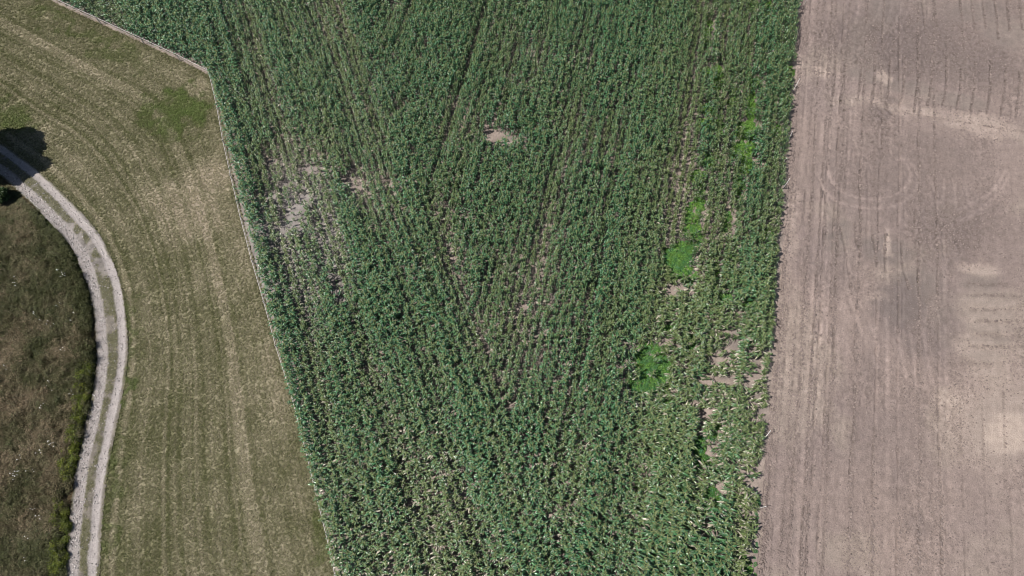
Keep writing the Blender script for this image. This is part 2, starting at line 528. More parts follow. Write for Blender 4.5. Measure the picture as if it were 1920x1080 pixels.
# ------------------------------------------------------------------ maize soil
def msoil_h(X, Y):
    return .06 * (fbm(X, Y, .6, 22, 2) - .5)
def msoil_t(X, Y):
    b = lerp(col((.27, .225, .195)), col((.37, .30, .26)), fbm(X, Y, 6, 25, 3))
    df = dist_line(X, Y, FENCE)
    b = lerp(b, col((.34, .30, .265)), (1 - sstep(.1, .6, df)) * .7 * sstep(230, 420, pxof(X, Y)[1]))
    b = lerp(b, col((.285, .262, .25)), .85 * ell(*pxof(X, Y), [(570, 470, 120, 170, -10)]))
    b = b * (.80 + .4 * vnoise(X, Y, .35, 26))[..., None]
    b = lerp(b, col((.20, .175, .16)), .6 * sstep(.5, .75, fbm(X, Y, 1.4, 27, 3)))
    return b
grid_sheet('bare_soil', .22, float(MAIZE_POLY[:, 0].min()), float(EDGE[:, 0].max()) + .5, YB, YT, lambda x, y: inpoly(x, y, MAIZE_POLY) | ((dr(x, y) > -.3) & (dr(x, y) < 1.5)), lambda x, y: msoil_h(x, y) - .05 * sstep(.1, -.1, dr(x, y)), msoil_t, M_MSOIL, kind='structure')

# ------------------------------------------------------------------ meadow, rough ground, track
LEFT_POLY = np.vstack([FENCE, poly([(-330, 1300)])])
TRACK_OUT = np.vstack([RUT_R, poly([(-700, 1300), (-700, 160)])])
def dF(X, Y):
    d1 = dl(X, Y) * -1
    a, b = FENCE[0], FENCE[5]
    d = (b - a) / np.linalg.norm(b - a)
    d2 = (X - a[0]) * d[1] - (Y - a[1]) * d[0]
    k = 3.0
    h = np.clip(.5 + .5 * (d2 - d1) / k, 0, 1)
    return d2 * (1 - h) + d1 * h - k * h * (1 - h)
def left_of_track(X, Y): return inpoly(X, Y, np.vstack([RUT_L, poly([(-700, 1300), (-700, 200)])]))

LUSH = [(350, 200, 40, 40, 20, .85), (312, 226, 60, 26, -20, .6), (5, 222, 60, 30, 0, .55), (120, 45, 80, 14, 25, .35), (200, 85, 80, 16, 25, .3), (234, 735, 10, 60, 8, .6), (205, 900, 14, 90, 8, .35), (195, 1010, 12, 80, 5, .4), (600, 1010, 14, 60, 15, .3), (245, 610, 9, 70, 0, .35)]
DRYP = [(350, 400, 90, 60, 20, 1.0), (400, 330, 40, 40, 0, .9), (290, 380, 50, 30, 25, .8), (420, 500, 60, 80, 15, .6), (380, 165, 25, 18, 25, .7), (510, 660, 20, 80, 15, .7), (450, 700, 40, 90, 10, .4), (520, 760, 25, 60, 15, .5), (120, 120, 120, 30, 28, .4), (250, 290, 50, 14, 30, .4)]
def meadow_maps(X, Y):
    px, py = pxof(X, Y)
    f = dF(X, Y); t = dist_line(X, Y, RUT_R)
    phi = f / (f + t * .9 + .5) * 38 + .6 * (fbm(X, Y, 6, 101, 2) - .5)
    st = vnoise(phi, f * 0 + t * .02, .36, 102) * .75 + vnoise(phi, t * .03, .95, 103) * .45
    wv = 22 * (fbm(X, Y, 2.5, 104) - .5)
    lush = ell(px + 90 * (fbm(X, Y, 1.6, 114) - .5), py + 90 * (fbm(X, Y, 1.6, 115) - .5), LUSH) * (.35 + .9 * fbm(X, Y, .8, 116)); dry = ell(px + wv, py - wv, DRYP)
    n = fbm(X, Y, 2.2, 105, 3); n2 = fbm(X, Y, 9, 106, 2)
    # dryness 0 green .. 1 straw
    d = .41 + .90 * (st - .6) + .5 * (n - .5) + .35 * (n2 - .5) + .38 * dry - .75 * lush - .10 * sstep(350, 800, py) - .09 * sstep(330, 180, py)
    return np.clip(d, 0, 1), lush, dry, py
def track_core(X, Y): return sstep(.75, .45, np.minimum(dist_line(X, Y, RUT_L), dist_line(X, Y, RUT_R)))
def meadow_t(X, Y):
    d, lush, dry, py = meadow_maps(X, Y)
    b = lerp(col((.140, .140, .070)), col((.36, .315, .23)), d)
    b = lerp(b, col((.32, .26, .20)), dry * .5 * sstep(.4, .8, d))
    b = lerp(b, col((.085, .14, .03)), lush * .6)
    return b * (.8 + .4 * vnoise(X, Y, .25, 107))[..., None]
RNDX0, RNDX1 = XL, float(FENCE[:, 0].max()) + .3
grid_sheet('meadow', .2, RNDX0, RNDX1, YB, YT, lambda x, y: inpoly(x, y, LEFT_POLY) & ~left_of_track(x, y), lambda x, y: .05 * (fbm(x, y, .5, 108, 2) - .5) - .01 - .16 * track_core(x, y), meadow_t, M_MEADOW, kind='structure')
def rough_t(X, Y):
    n = fbm(X, Y, 2.5, 111, 3)
    b = lerp(col((.045, .055, .020)), col((.13, .10, .058)), sstep(.3, .7, n))
    return b
grid_sheet('rough_ground', .25, XL, float(RUT_L[:, 0].max()) + .3, YB, float(gp(0, 200)[1]) + 12, left_of_track, lambda x, y: .2 * (fbm(x, y, 1.5, 112, 2) - .5) - .02 - .2 * track_core(x, y), rough_t, M_ROUGH, kind='structure')

def track_d(X, Y):
    return dist_line(X, Y, RUT_L), dist_line(X, Y, RUT_R)
def track_wob(X, Y): return .20 * (fbm(X, Y, 1.6, 121, 2) - .5) + .09 * (vnoise(X, Y, .22, 124) - .5)
def track_keep(X, Y):
    a, b = track_d(X, Y); w_ = track_wob(X, Y)
    mid = (a + b) < 2.75
    return (a + w_ < .55) | (b + w_ < .42) | mid
def track_h(X, Y):
    a, b = track_d(X, Y)
    return .03 - .06 * np.exp(-(a / .4) ** 2) - .07 * np.exp(-(b / .35) ** 2) + .03 * (fbm(X, Y, .25, 122, 2) - .5)
def track_t(X, Y):
    a, b = track_d(X, Y); w_ = track_wob(X, Y); px, py = pxof(X, Y)
    c = lerp(col((.20, .178, .150)), col((.245, .222, .205)), sstep(620, 430, py) * np.ones(X.shape)) * (.6 + .8 * fbm(X, Y, .5, 123, 2))[..., None]
    grassy = sstep(.45, .6, fbm(X, Y, 1.2, 125, 2) + .1 * sstep(700, 1000, py) - .12 * sstep(560, 430, py) + .5 * sstep(410, 380, py))
    c = lerp(c, col((.10, .10, .05)), grassy * .75)
    c = lerp(c, col((.36, .325, .31)), 1 - sstep(.30, .55, a + w_))
    c = lerp(c, col((.41, .37, .355)), 1 - sstep(.24, .46, b + w_))
    return c
txmax = float(RUT_R[:, 0].max()) + 1
grid_sheet('gravel_track', .1, XL, txmax, YB, float(RUT_R[:, 1].max()) + 1, track_keep, track_h, track_t, M_TRACK, kind='structure')

# ------------------------------------------------------------------ scatter of uncountable plants (geometry nodes)
def scatter(name, P, rot, scl, idx, protos, label, tint=None, dry=None, lush=None):
    me = bpy.data.meshes.new(name)
    nP = len(P)
    me.vertices.add(nP); me.vertices.foreach_set('co', np.asarray(P, np.float32).ravel())
    a = me.attributes.new('rot', 'FLOAT_VECTOR', 'POINT'); a.data.foreach_set('vector', np.asarray(rot, np.float32).ravel())
    a = me.attributes.new('scl', 'FLOAT_VECTOR', 'POINT'); a.data.foreach_set('vector', np.asarray(scl, np.float32).ravel())
    a = me.attributes.new('idx', 'INT', 'POINT'); a.data.foreach_set('value', np.asarray(idx, np.int32))
    for an, av in (('tint', tint), ('dry', dry), ('lush', lush)):
        if av is not None:
            a = me.attributes.new(an, 'FLOAT', 'POINT'); a.data.foreach_set('value', np.asarray(av, np.float32))
    me.update()
    o = link(name, me, kind='stuff', label=label)
    g = bpy.data.node_groups.new(name + '_scatter', 'GeometryNodeTree')
    g.interface.new_socket('Geometry', in_out='INPUT', socket_type='NodeSocketGeometry')
    g.interface.new_socket('Geometry', in_out='OUTPUT', socket_type='NodeSocketGeometry')
    N = g.nodes; L = g.links
    gi = N.new('NodeGroupInput'); go = N.new('NodeGroupOutput')
    iop = N.new('GeometryNodeInstanceOnPoints')
    jn = N.new('GeometryNodeJoinGeometry')
    for p in protos:
        oi = N.new('GeometryNodeObjectInfo'); oi.inputs[0].default_value = p
        oi.inputs['As Instance'].default_value = False
        ti = N.new('GeometryNodeGeometryToInstance')
        L.new(oi.outputs['Geometry'], ti.inputs[0]); L.new(ti.outputs[0], jn.inputs[0])
    def named(nm, typ):
        q = N.new('GeometryNodeInputNamedAttribute'); q.data_type = typ; q.inputs[0].default_value = nm
        return q.outputs[0]
    L.new(gi.outputs[0], iop.inputs['Points']); L.new(jn.outputs[0], iop.inputs['Instance'])
    iop.inputs['Pick Instance'].default_value = True
    L.new(named('idx', 'INT'), iop.inputs['Instance Index'])
    er = N.new('FunctionNodeEulerToRotation'); L.new(named('rot', 'FLOAT_VECTOR'), er.inputs[0])
    L.new(er.outputs[0], iop.inputs['Rotation'])
    L.new(named('scl', 'FLOAT_VECTOR'), iop.inputs['Scale'])
    L.new(iop.outputs[0], go.inputs[0])
    md = o.modifiers.new('scatter', 'NODES'); md.node_group = g
    return o

def proto(name, mb, mats, smooth=False):
    return bpy.data.objects.new(name, mb.mesh(name, mats, smooth))

# ---- maize plant: stalk, long arching leaves in two ranks, tassel
def maize_leaf_geo(r, hgt, ang, ln, wd, up, droop):
    c = []; w_ = []; sd = []
    side0 = Vector((-math.sin(ang), math.cos(ang), 0))
    tw = r.normal(0, .55)
    x = 0.0; z = hgt; el = up
    nseg = 5
    for i in range(nseg + 1):
        t = i / nseg
        c.append((x * math.cos(ang), x * math.sin(ang), z))
        w_.append(wd * (.55, .95, 1.0, .85, .55, .06)[i])
        q = tw * t
        out = Vector((math.cos(ang), math.sin(ang), 0))
        sd.append((side0 * math.cos(q) + Vector((0, 0, 1)) * math.sin(q)).normalized())
        x += ln / nseg * math.cos(el); z += ln / nseg * math.sin(el)
        el -= droop / nseg * (.6 + .9 * t)
    return c, w_, sd
def maize_spec(seed):
    r = np.random.default_rng(seed)
    nl = int(r.integers(8, 11))
    plane = 0.0
    leaves = []
    for i in range(nl):
        f = i / (nl - 1)
        ang = plane + math.pi * (i % 2) + r.normal(0, .45)
        leaves.append((.35 + 1.35 * f, ang, (.58 - .16 * abs(f - .5) * 2) * r.uniform(.85, 1.15) * (.72 if f > .9 else 1), .043 * r.uniform(.85, 1.2), r.uniform(.35, .9) + .15 * (f > .8), r.uniform(1.9, 2.9), r.random() * .75 + .25 * (f > .6)))
    return r, leaves
def maize_tassel(mb, r, m):
    mb.tube([(0, 0, 1.70), (0, 0, 1.86)], [.012, .006], 3, m, .5, False)
    for k in range(5):
        a = r.uniform(0, 6.28); u = r.uniform(.08, .16)
        mb.strip([(0, 0, 1.76), (.8 * u * math.cos(a), .8 * u * math.sin(a), 1.84), (1.5 * u * math.cos(a), 1.5 * u * math.sin(a), 1.82)], [.012, .012, .006], [(-math.sin(a), math.cos(a), 0)] * 3, m, .5)
STALK = [(0, 0, -.05), (.01, 0, .8), (0, 0, 1.75)]
NPROTO = 14
maize_protos = []
for k in range(NPROTO):
    r, leaves = maize_spec(200 + k)
    mb = MB()
    mb.tube(STALK, [.02, .018, .01], 4, 1, .5, False)
    for (h, a, ln, wd, up, dp, rv) in leaves:
        mb.strip(*maize_leaf_geo(r, h, a, ln, wd, up, dp), 0, rv, fold=.35)
    maize_tassel(mb, r, 2)
    maize_protos.append(proto('maize_plant_form', mb, [M_MAIZE, M_STALK, M_TASSEL]))

# ---- where maize grows, how tall, how green
BARE = [(937, 264, 40, 18, 10), (985, 168, 16, 6, 0, .8), (550, 408, 24, 34, 10), (578, 378, 15, 9, 30), (532, 352, 14, 14, 0, .9), (517, 318, 10, 22, -20, .7), (612, 495, 8, 22, -20, .9), (630, 535, 12, 24, -20), (642, 568, 10, 16, 0),
        (500, 440, 26, 14, -10, .75), (522, 545, 18, 8, 0, .8), (470, 430, 14, 20, 0, .5), (660, 348, 24, 12, 20, .8), (668, 372, 12, 14, 0, .8), (600, 330, 8, 20, 0, .6), (755, 346, 22, 7, 0, .8), (730, 350, 10, 8), (784, 172, 5, 40, 15, .95), (798, 108, 5, 20, 15, .8), (772, 200, 8, 12, 0, .9), (738, 22, 4, 26, 15, .8), (705, 110, 4, 60, -14, .7), (608, 465, 6, 60, -14, .75), (585, 320, 5, 30, 0, .8), (860, 408, 16, 10, 0, .7), (930, 336, 18, 6, 0, .7),
        (1268, 545, 30, 12, -5), (1242, 552, 10, 8), (1240, 638, 14, 9), (1260, 660, 12, 14, 0, .9), (1178, 652, 16, 12), (1170, 700, 8, 30, 0, .8), (1185, 735, 16, 10, 0, .8), (1218, 728, 12, 10), (1362, 630, 26, 12), (1335, 668, 10, 24), (1276, 692, 8, 16), (1362, 655, 12, 20, 0, .9), (1345, 716, 30, 10, 0), (1300, 722, 16, 8), (1395, 718, 14, 12), (1412, 690, 10, 24), (1415, 782, 15, 20), (1318, 784, 14, 12), (1296, 762, 10, 14, 0, .9), (1304, 812, 12, 14, 0, .9), (1340, 850, 12, 12),
        (1346, 908, 14, 13), (1405, 905, 17, 18), (1390, 870, 8, 8, 0, .8), (1412, 880, 8, 20), (1412, 970, 8, 14), (1410, 1012, 9, 14), (1404, 1040, 10, 12, 0, .9), (1325, 1004, 14, 12), (1355, 930, 10, 8), (1385, 745, 10, 8, 0, .8), (1195, 560, 14, 8, 0, .6), (1313, 770, 20, 8), (1402, 660, 12, 8), (1372, 590, 18, 8, 0, .7), (1320, 600, 10, 14, 0, .7)]
WEEDS = [(1290, 405, 8, 30, 12, .8), (1326, 60, 7, 40, 8, .6), (1350, 240, 8, 26, 8, .7), (1372, 190, 8, 22, 8, .7), (1384, 350, 10, 26, 5, .75), (1330, 300, 12, 16, 0, .8), (1362, 420, 9, 26, 5, .7), (1338, 520, 9, 30, 5, .75), (1250, 620, 12, 10, 0, .7), (1290, 640, 9, 24, 0, .6), (1300, 880, 9, 24, 0, .8), (1318, 960, 8, 26, 0, .8), (1350, 880, 9, 14, 0, .6), (1290, 985, 8, 20, 0, .6), (1250, 745, 12, 18, 0, .7), (1425, 330, 8, 16, 0, .6), (1440, 440, 8, 20, 0, .5), (1272, 490, 27, 36, 10), (1300, 445, 16, 34, 10), (1286, 520, 22, 14), (1312, 372, 9, 44, 8, .85), (1215, 675, 30, 36, 10), (1205, 722, 26, 20), (1240, 690, 20, 36, 0, .9), (1400, 245, 20, 20, 10), (1392, 282, 24, 18), (1408, 205, 7, 40, 5, .9), (1398, 310, 14, 16), (1335, 138, 20, 14), (1342, 155, 12, 14, 0, .8), (1322, 234, 16, 9), (1412, 155, 14, 8, 0, .8), (1310, 330, 16, 12, 0, .8), (1411, 10, 10, 12, 0, .8), (1440, 22, 7, 22, 0, .9), (1338, 812, 14, 13), (1310, 838, 16, 22, 0), (1316, 862, 12, 16), (1332, 936, 14, 22), (1394, 1060, 15, 20), (1356, 560, 16, 10, 0, .9), (1372, 492, 12, 22, 0, .7), (1480, 135, 8, 14), (1470, 185, 8, 16, 0, .9), (1456, 250, 10, 10, 0, .8), (1325, 205, 12, 12, 0, .7), (1405, 575, 14, 10, 0, .7), (1420, 940, 6, 16)]
THIN = [(575, 450, 90, 145, -14, .75), (960, 520, 130, 140, 0, .28), (545, 320, 70, 50, 0, .6), (700, 380, 60, 60, 0, .5), (1090, 900, 24, 110, 12, .35), (990, 980, 140, 90, 0, .25), (1370, 700, 80, 110, 0, .6), (1350, 880, 60, 120, 0, .45), (830, 230, 80, 60, 0, .35), (975, 120, 60, 60, 0, .35), (1000, 700, 60, 100, 0, .3), (520, 720, 20, 90, -14, .3)]
LONERS = [((1402, 897), 1.35, 'lone maize plant leaning over bare soil beside the lower right field edge'),
          ((1287, 556), 1.0, 'small lone maize plant on bare soil just below the bright green weed patch'),
          ((1229, 684), 1.3, 'single dark maize plant standing in the middle of the lower large weed patch'),
          ((548, 424), .9, 'lone stunted maize plant in the bare grey gap near the fence'),
          ((1336, 828), 1.0, 'maize plant overhanging the small round green weed patch near the right edge'),
          ((942, 268), .8, 'small lone maize plant in the bare tan gap high in the middle field')]

def maize_points():
    pts = []
    rr = np.random.default_rng(77)
    for block in (0, 1):
        if block == 0:
            D, Nn, o = FD, FN, fa; ks = np.arange(-44.45, HEAD_W + 1.5, .75); sgn = 1
        else:
            D, Nn, o = ED, EN, ea; ks = np.arange(.85, 75, .75); sgn = 1
        for k in ks:
            s = np.arange(-70, 130, .185)
            s = s + rr.normal(0, .035, len(s))
            kk = k + rr.normal(0, .035, len(s)) + .05 * np.sin(s * .21 + block)
            off = kk if block == 0 else kk * 1.0
            x = o[0] + D[0] * s + (Nn[0] * off if block == 0 else -EN[0] * -off * -1) 
            y = o[1] + D[1] * s + (Nn[1] * off if block == 0 else -EN[1] * -off * -1)
            if block == 1:
                x = o[0] + D[0] * s - 0 + EN[0] * (-off); y = o[1] + D[1] * s + EN[1] * (-off)
                if dr(float(x[0]), float(y[0])) < 0:
                    x = o[0] + D[0] * s + EN[0] * off; y = o[1] + D[1] * s + EN[1] * off
            m = (y > YB) & (y < YT) & inpoly(x, y, MAIZE_POLY)
            dd = dl(x, y)
            seam = HEAD_W + 1.2 * (fbm(x, y, 2.5, 170, 2) - .5)
            m &= (dd < seam) if block == 0 else (dd > seam)
            m &= dist_line(x, y, FENCE) > .3
            pts.append(np.stack([x[m], y[m], np.full(m.sum(), block), np.full(m.sum(), k)], 1))
    return np.vstack(pts)
MP = maize_points()
mx, my, mblk, mk = MP.T
mpx, mpy = pxof(mx, my)
wv = 12 * (fbm(mx, my, .9, 131, 2) - .5); wv2 = 12 * (fbm(mx, my, .9, 133, 2) - .5)
bare = ell(mpx + wv, mpy + wv2, BARE); weed = ell(mpx + wv, mpy + wv2, WEEDS); thin = ell(mpx + 3 * wv, mpy + 3 * wv2, THIN)
# vigour bands that follow the rows, changing slowly along them
sal = np.where(mblk == 0, mx * FD[0] + my * FD[1], mx * ED[0] + my * ED[1])
band = np.where(mblk == 0, vnoise(mk, sal * .05, 1.6, 141) * .6 + vnoise(mk, sal * .08, .8, 142) * .4, vnoise(mk, sal * .05, 2.4, 143) * .55 + vnoise(mk, sal * .07, .8, 144) * .45)
patch = fbm(mx, my, 5, 145, 3)
BANDS = [([(880, -20), (860, 120), (820, 240)], 14, .35), ([(560, 20), (580, 140), (604, 260)], 12, .32), ([(690, 20), (730, 200), (770, 330)], 12, .3), ([(760, 330), (860, 560), (960, 740), (1010, 850)], 14, .34),
         ([(1222, -10), (1150, 400), (1080, 740)], 14, .32), ([(640, 350), (700, 560), (745, 700)], 13, .28), ([(1336, 0), (1322, 200), (1330, 420)], 12, .25), ([(500, 30), (520, 140), (545, 250)], 10, .25), ([(1400, 330), (1392, 560)], 14, .2),
         ([(705, 60), (725, 140), (745, 230)], 8, -.55), ([(560, 150), (600, 330), (650, 480)], 9, -.45), ([(800, 330), (850, 480), (900, 620), (960, 770)], 10, -.5), ([(700, 600), (745, 800), (775, 1000)], 7, -.32), ([(1095, 830), (1072, 990)], 12, -.5),
         ([(1172, 630), (1160, 750)], 7, -.6), ([(470, 200), (520, 330)], 9, -.4), ([(930, 480), (1000, 640)], 14, -.3), ([(1040, 300), (1010, 560)], 16, -.25), ([(1300, 780), (1310, 1000)], 8, -.4), ([(1380, 100), (1350, 330)], 7, -.3)]
bsum = np.zeros(len(mx))
for P_, wd_, am_ in BANDS:
    P_ = poly(P_)
    bsum += (am_ if am_ > 0 else .7 * am_) * np.exp(-((dist_line(mx, my, P_) + .5 * (fbm(mx, my, 1.5, 149, 2) - .5)) / (wd_ / 18)) ** 2)
vig = np.clip(.60 + bsum + 1.7 * (band - .5) + .6 * (patch - .5) - .5 * thin - .25 * weed + .12 * sstep(500, 100, mpy), .05, 1.1)
holes = sstep(.3, .7, fbm(mx, my, 1.1, 146, 2)) * 2
gaprow = sstep(.80, .90, vnoise(mk * 1.37 + mblk * 31, sal * .07, .75, 147)) * sstep(.45, .65, vnoise(mk, sal, 7, 148))
keep = RNG.random(len(mx)) > np.clip(np.maximum(bare ** 1.5 * np.where(mpx < 720, .94, np.where(mpy > 590, .93, 1.0)), weed ** 1.3 * (.50 + .9 * fbm(mx, my, .8, 152, 2))) + .20 * thin * holes + .04 + .13 * sstep(.42, .12, vig) + .25 * gaprow, 0, 1)
stunt = ~keep & (RNG.random(len(mx)) < np.where(mpx < 720, .30, np.where(bare > .3, .14, .05))) & (weed < .3) & (np.maximum(bare, thin) > .2)
keep |= stunt
for (lx, ly), _, _ in LONERS:
    X0, Y0 = gp(lx, ly)
    keep &= np.hypot(mx - X0, my - Y0) > .55
mx, my, mpx, mpy, vig, thin, patch, band, mblk, mk, bare, weed, stunt = [a[keep] for a in (mx, my, mpx, mpy, vig, thin, patch, band, mblk, mk, bare, weed, stunt)]
nM = len(mx)
rowv = np.random.default_rng(19).normal(0, 1, 4096)[(np.round(mk / .75).astype(int) + 2048 * mblk.astype(int)) % 4096]
mh = np.clip(.68 + .48 * vig + .09 * rowv + RNG.normal(0, .07, nM) - .12 * thin - .2 * np.maximum(bare, 0),   .3, 1.25)
mh = np.where(stunt, RNG.uniform(.22, .5, nM), mh)
big = 1 + .26 * sstep(1150, 1230, mpx) * sstep(430, 560, mpy) + .12 * sstep(650, 950, mpy)
mwid = mh ** .5 * (.94 + .28 * RNG.random(nM)) * big
mrot = np.stack([RNG.normal(0, .09, nM), RNG.normal(0, .09, nM), np.where(mblk == 0, math.atan2(FN[1], FN[0]), math.atan2(EN[1], EN[0])) + RNG.normal(0, .42, nM) + math.pi * RNG.integers(0, 2, nM)], 1)
mtint = np.clip(.42 - .9 * (vig - .5) + .15 * sstep(1150, 1300, mpx) + RNG.normal(0, .15, nM) + .35 * (fbm(mx, my, 3, 151) - .5), 0, 1)
mdry = np.clip(.05 + .2 * thin + .13 * sstep(450, 900, mpy) - .20 * (vig - .5) + RNG.normal(0, .05, nM), -.1, .6)
midx = RNG.integers(0, NPROTO, nM)

# the plants nearest to the camera become things of their own
dist2 = mx ** 2 + my ** 2 + (CAMH - 1.8 * mh) ** 2
inframe = (mpx > 5) & (mpx < 1915) & (mpy > 4) & (mpy < 1072) & (mh > .45)
order = np.argsort(np.where(inframe, dist2, 1e9))
own = np.zeros(nM, bool); own[order[:290]] = True
NV = 6
indiv = []
for k in range(NV):
    r, leaves = maize_spec(400 + k)
    st = MB(); st.tube(STALK, [.02, .018, .01], 5, 0, .5)
    stm = st.mesh('stalk', [M_STALK])
    tm = MB(); maize_tassel(tm, r, 0); tmm = tm.mesh('tassel', [M_TASSEL])
    lms = []
    for (h, a, ln, wd, up, dp, rv) in leaves:
        lb = MB(); lb.strip(*maize_leaf_geo(r, h, a, ln, wd, up, dp), 0, rv, fold=.35)
        lms.append(lb.mesh('leaf', [M_MAIZE]))
    indiv.append((stm, lms, tmm))
parts_cache = {}
def maize_thing(x, y, h, wd, rot, tint, dry, v, label, group):
    stm, lms, tmm = indiv[v]
    if v not in parts_cache:
        root = link('maize_plant', stm)
        kids = [bpy.data.objects.new('leaf', m) for m in lms] + [bpy.data.objects.new('tassel', tmm)]
        parts_cache[v] = (root, kids)
        for c in kids:
            COL.objects.link(c); c.parent = root
    else:
        r0, k0 = parts_cache[v]
        root = r0.copy(); COL.objects.link(root)
        kids = []
        for c0 in k0:
            c = c0.copy(); COL.objects.link(c); c.parent = root; kids.append(c)
    root.location = (x, y, 0); root.rotation_euler = tuple(map(float, rot)); root.scale = (wd, wd, h)
    root['label'] = label; root['category'] = 'maize plant'
    if group:
        root['group'] = group
    elif 'group' in root:
        del root['group']
    for c in kids:
        c['tint'] = float(tint); c['dry'] = float(dry)
    return root
for i in np.nonzero(own)[0]:
    maize_thing(float(mx[i]), float(my[i]), float(mh[i]), float(mwid[i]), mrot[i], mtint[i], mdry[i], int(midx[i]) % NV,
                'green maize plant in the dense rows at the bottom middle of the field', 'maize plants in the nearest rows')
for j, ((lx, ly), h, lab) in enumerate(LONERS):
    X0, Y0 = gp(lx, ly)
    maize_thing(float(X0), float(Y0), h * .75, h * .8, (0, .05, 1.3 * j), .35, .0, j % NV, lab, None)
rest = ~own
sq = 1 - np.where(mblk == 1, .30, .16) * (1 - (big - 1) / .4)
scatter('maize_crop', np.stack([mx, my, np.zeros(nM)], 1)[rest], mrot[rest], np.stack([mwid * sq, mwid * (2 - sq), mh], 1)[rest], midx[rest], maize_protos,
        'dense green maize crop filling the middle field in close rows', mtint[rest], mdry[rest])
print('maize', nM)

# ---- grass tufts
def tuft(seed, n, h, spread, wd, lean, m=0):
    r = np.random.default_rng(seed); mb = MB()
    for i in range(n):
        a = r.uniform(0, 6.28); q = spread * math.sqrt(r.random()); b = r.uniform(0, 6.28)
        x, y = q * math.cos(a), q * math.sin(a)
        hh = h * r.uniform(.55, 1.15); ln = lean * r.uniform(.3, 1.2) * hh
        c = [(x, y, -.02), (x + .4 * ln * math.cos(b), y + .4 * ln * math.sin(b), .65 * hh), (x + ln * math.cos(b), y + ln * math.sin(b), hh * .9)]
        mb.strip(c, [wd, wd * .8, wd * .15], [(-math.sin(b), math.cos(b), 0)] * 3, m, r.random())
    return mb
def leafy(seed, n, h, spread, size, m=0, up=.5):
    """a mound of small leaf blades"""
    r = np.random.default_rng(seed); mb = MB()
    for i in range(n):
        a = r.uniform(0, 6.28); q = spread * math.sqrt(r.random())
        x, y = q * math.cos(a), q * math.sin(a)
        z = h * (1 - (q / spread) ** 2 * .7) * r.uniform(.35, 1.05)
        b = r.uniform(0, 6.28); e = r.uniform(-.3, up)
        s = size * r.uniform(.6, 1.3)
        d = Vector((math.cos(b) * math.cos(e), math.sin(b) * math.cos(e), math.sin(e)))
        c0 = Vector((x, y, z))
        mb.strip([c0 - d * s, c0, c0 + d * s], [s * .1, s * .42, s * .06], [(-math.sin(b), math.cos(b), r.normal(0, .4))] * 3, m, r.random())
    return mb
grass_protos = [proto('grass_tuft_form', tuft(500 + k, 13, .085, .08, .012, .8), [M_GRASS]) for k in range(6)]
tall_protos = [proto('tall_tuft_form', tuft(520 + k, 30, .5, .20, .013, .8), [M_HERB]) for k in range(5)] + [proto('herb_form', leafy(540 + k, 46, .5, .28, .075), [M_HERB]) for k in range(5)]
weed_protos = [proto('weed_form', leafy(560 + k, 54, .38, .30, .075, up=.7), [M_WEED]) for k in range(6)]
scrub_protos = [proto('scrub_form', leafy(580 + k, 110, .75, .38, .07, up=.9), [M_BROOM]) for k in range(5)]

def rnd_pts(n, x0, x1, y0, y1, seed):
    r = np.random.default_rng(seed)
    return r.uniform(x0, x1, n), r.uniform(y0, y1, n), r
def place(x, y, r, s, zs=1.0, z=0.0):
    n = len(x)
    P = np.stack([x, y, np.zeros(n) + z], 1)
    R = np.stack([r.normal(0, .12, n), r.normal(0, .12, n), r.uniform(0, 6.28, n)], 1)
    return P, R, np.stack([s, s, s * zs], 1)

x, y, r = rnd_pts(420000, XL, RNDX1, YB, YT, 601)
m = inpoly(x, y, LEFT_POLY) & ~left_of_track(x, y)
m &= ~track_keep(x, y)
x, y = x[m], y[m]
d, lush, dry_, py = meadow_maps(x, y)
s = (.75 + .6 * r.random(len(x))) * (1 + .35 * lush - .2 * dry_)
P, R, SC = place(x, y, r, s, 1.0 + .3 * r.random(len(x)))
scatter('meadow_grass', P, R, SC, r.integers(0, 6, len(x)), grass_protos, 'short mown grass of the meadow, green and straw coloured', np.clip(d + r.normal(0, .22, len(x)) - .25 * lush, 0, 1), lush=np.clip(lush * .9, 0, 1))
print('meadow', len(x))

# grass along the fence foot and the centre of the track
x, y, r = rnd_pts(160000, float(FENCE[:, 0].min()), float(FENCE[:, 0].max()), YB, YT, 611)
dfe = dist_line(x, y, FENCE); out = inpoly(x, y, MAIZE_POLY)
upper = sstep(420, 200, pxof(x, y)[1])
m = np.where(out, (dfe < .55) & (r.random(len(x)) < .30 + .6 * upper), (dfe < .55))
m &= r.random(len(x)) < .9
x, y, out, upper = x[m], y[m], out[m], upper[m]
P, R, SC = place(x, y, r, np.where(out, .8, 1.1) * (.7 + .6 * r.random(len(x))), np.where(out, .9, 1.5))
scatter('fence_grass', P, R, SC, r.integers(0, 6, len(x)), grass_protos, 'dry grass strip along the foot of the wire fence', np.where(out, .95 - .6 * upper, .35) + r.normal(0, .2, len(x)))
x, y, r = rnd_pts(110000, XL, txmax, YB, float(RUT_R[:, 1].max()), 621)
a_, b_ = track_d(x, y); w_ = track_wob(x, y); pxx, pyy = pxof(x, y)
gr = fbm(x, y, 1.2, 125, 2) + .1 * sstep(700, 1000, pyy) - .12 * sstep(560, 430, pyy) + .5 * sstep(410, 380, pyy)
m = (a_ + w_ > .5) & (b_ + w_ > .42) & (a_ + b_ < 2.6) & (gr > .45)
x, y = x[m], y[m]
P, R, SC = place(x, y, r, .7 + .5 * r.random(len(x)))
scatter('track_grass', P, R, SC, r.integers(0, 6, len(x)), grass_protos, 'low grass on the crown between the wheel ruts', .35 + r.normal(0, .25, len(x)))

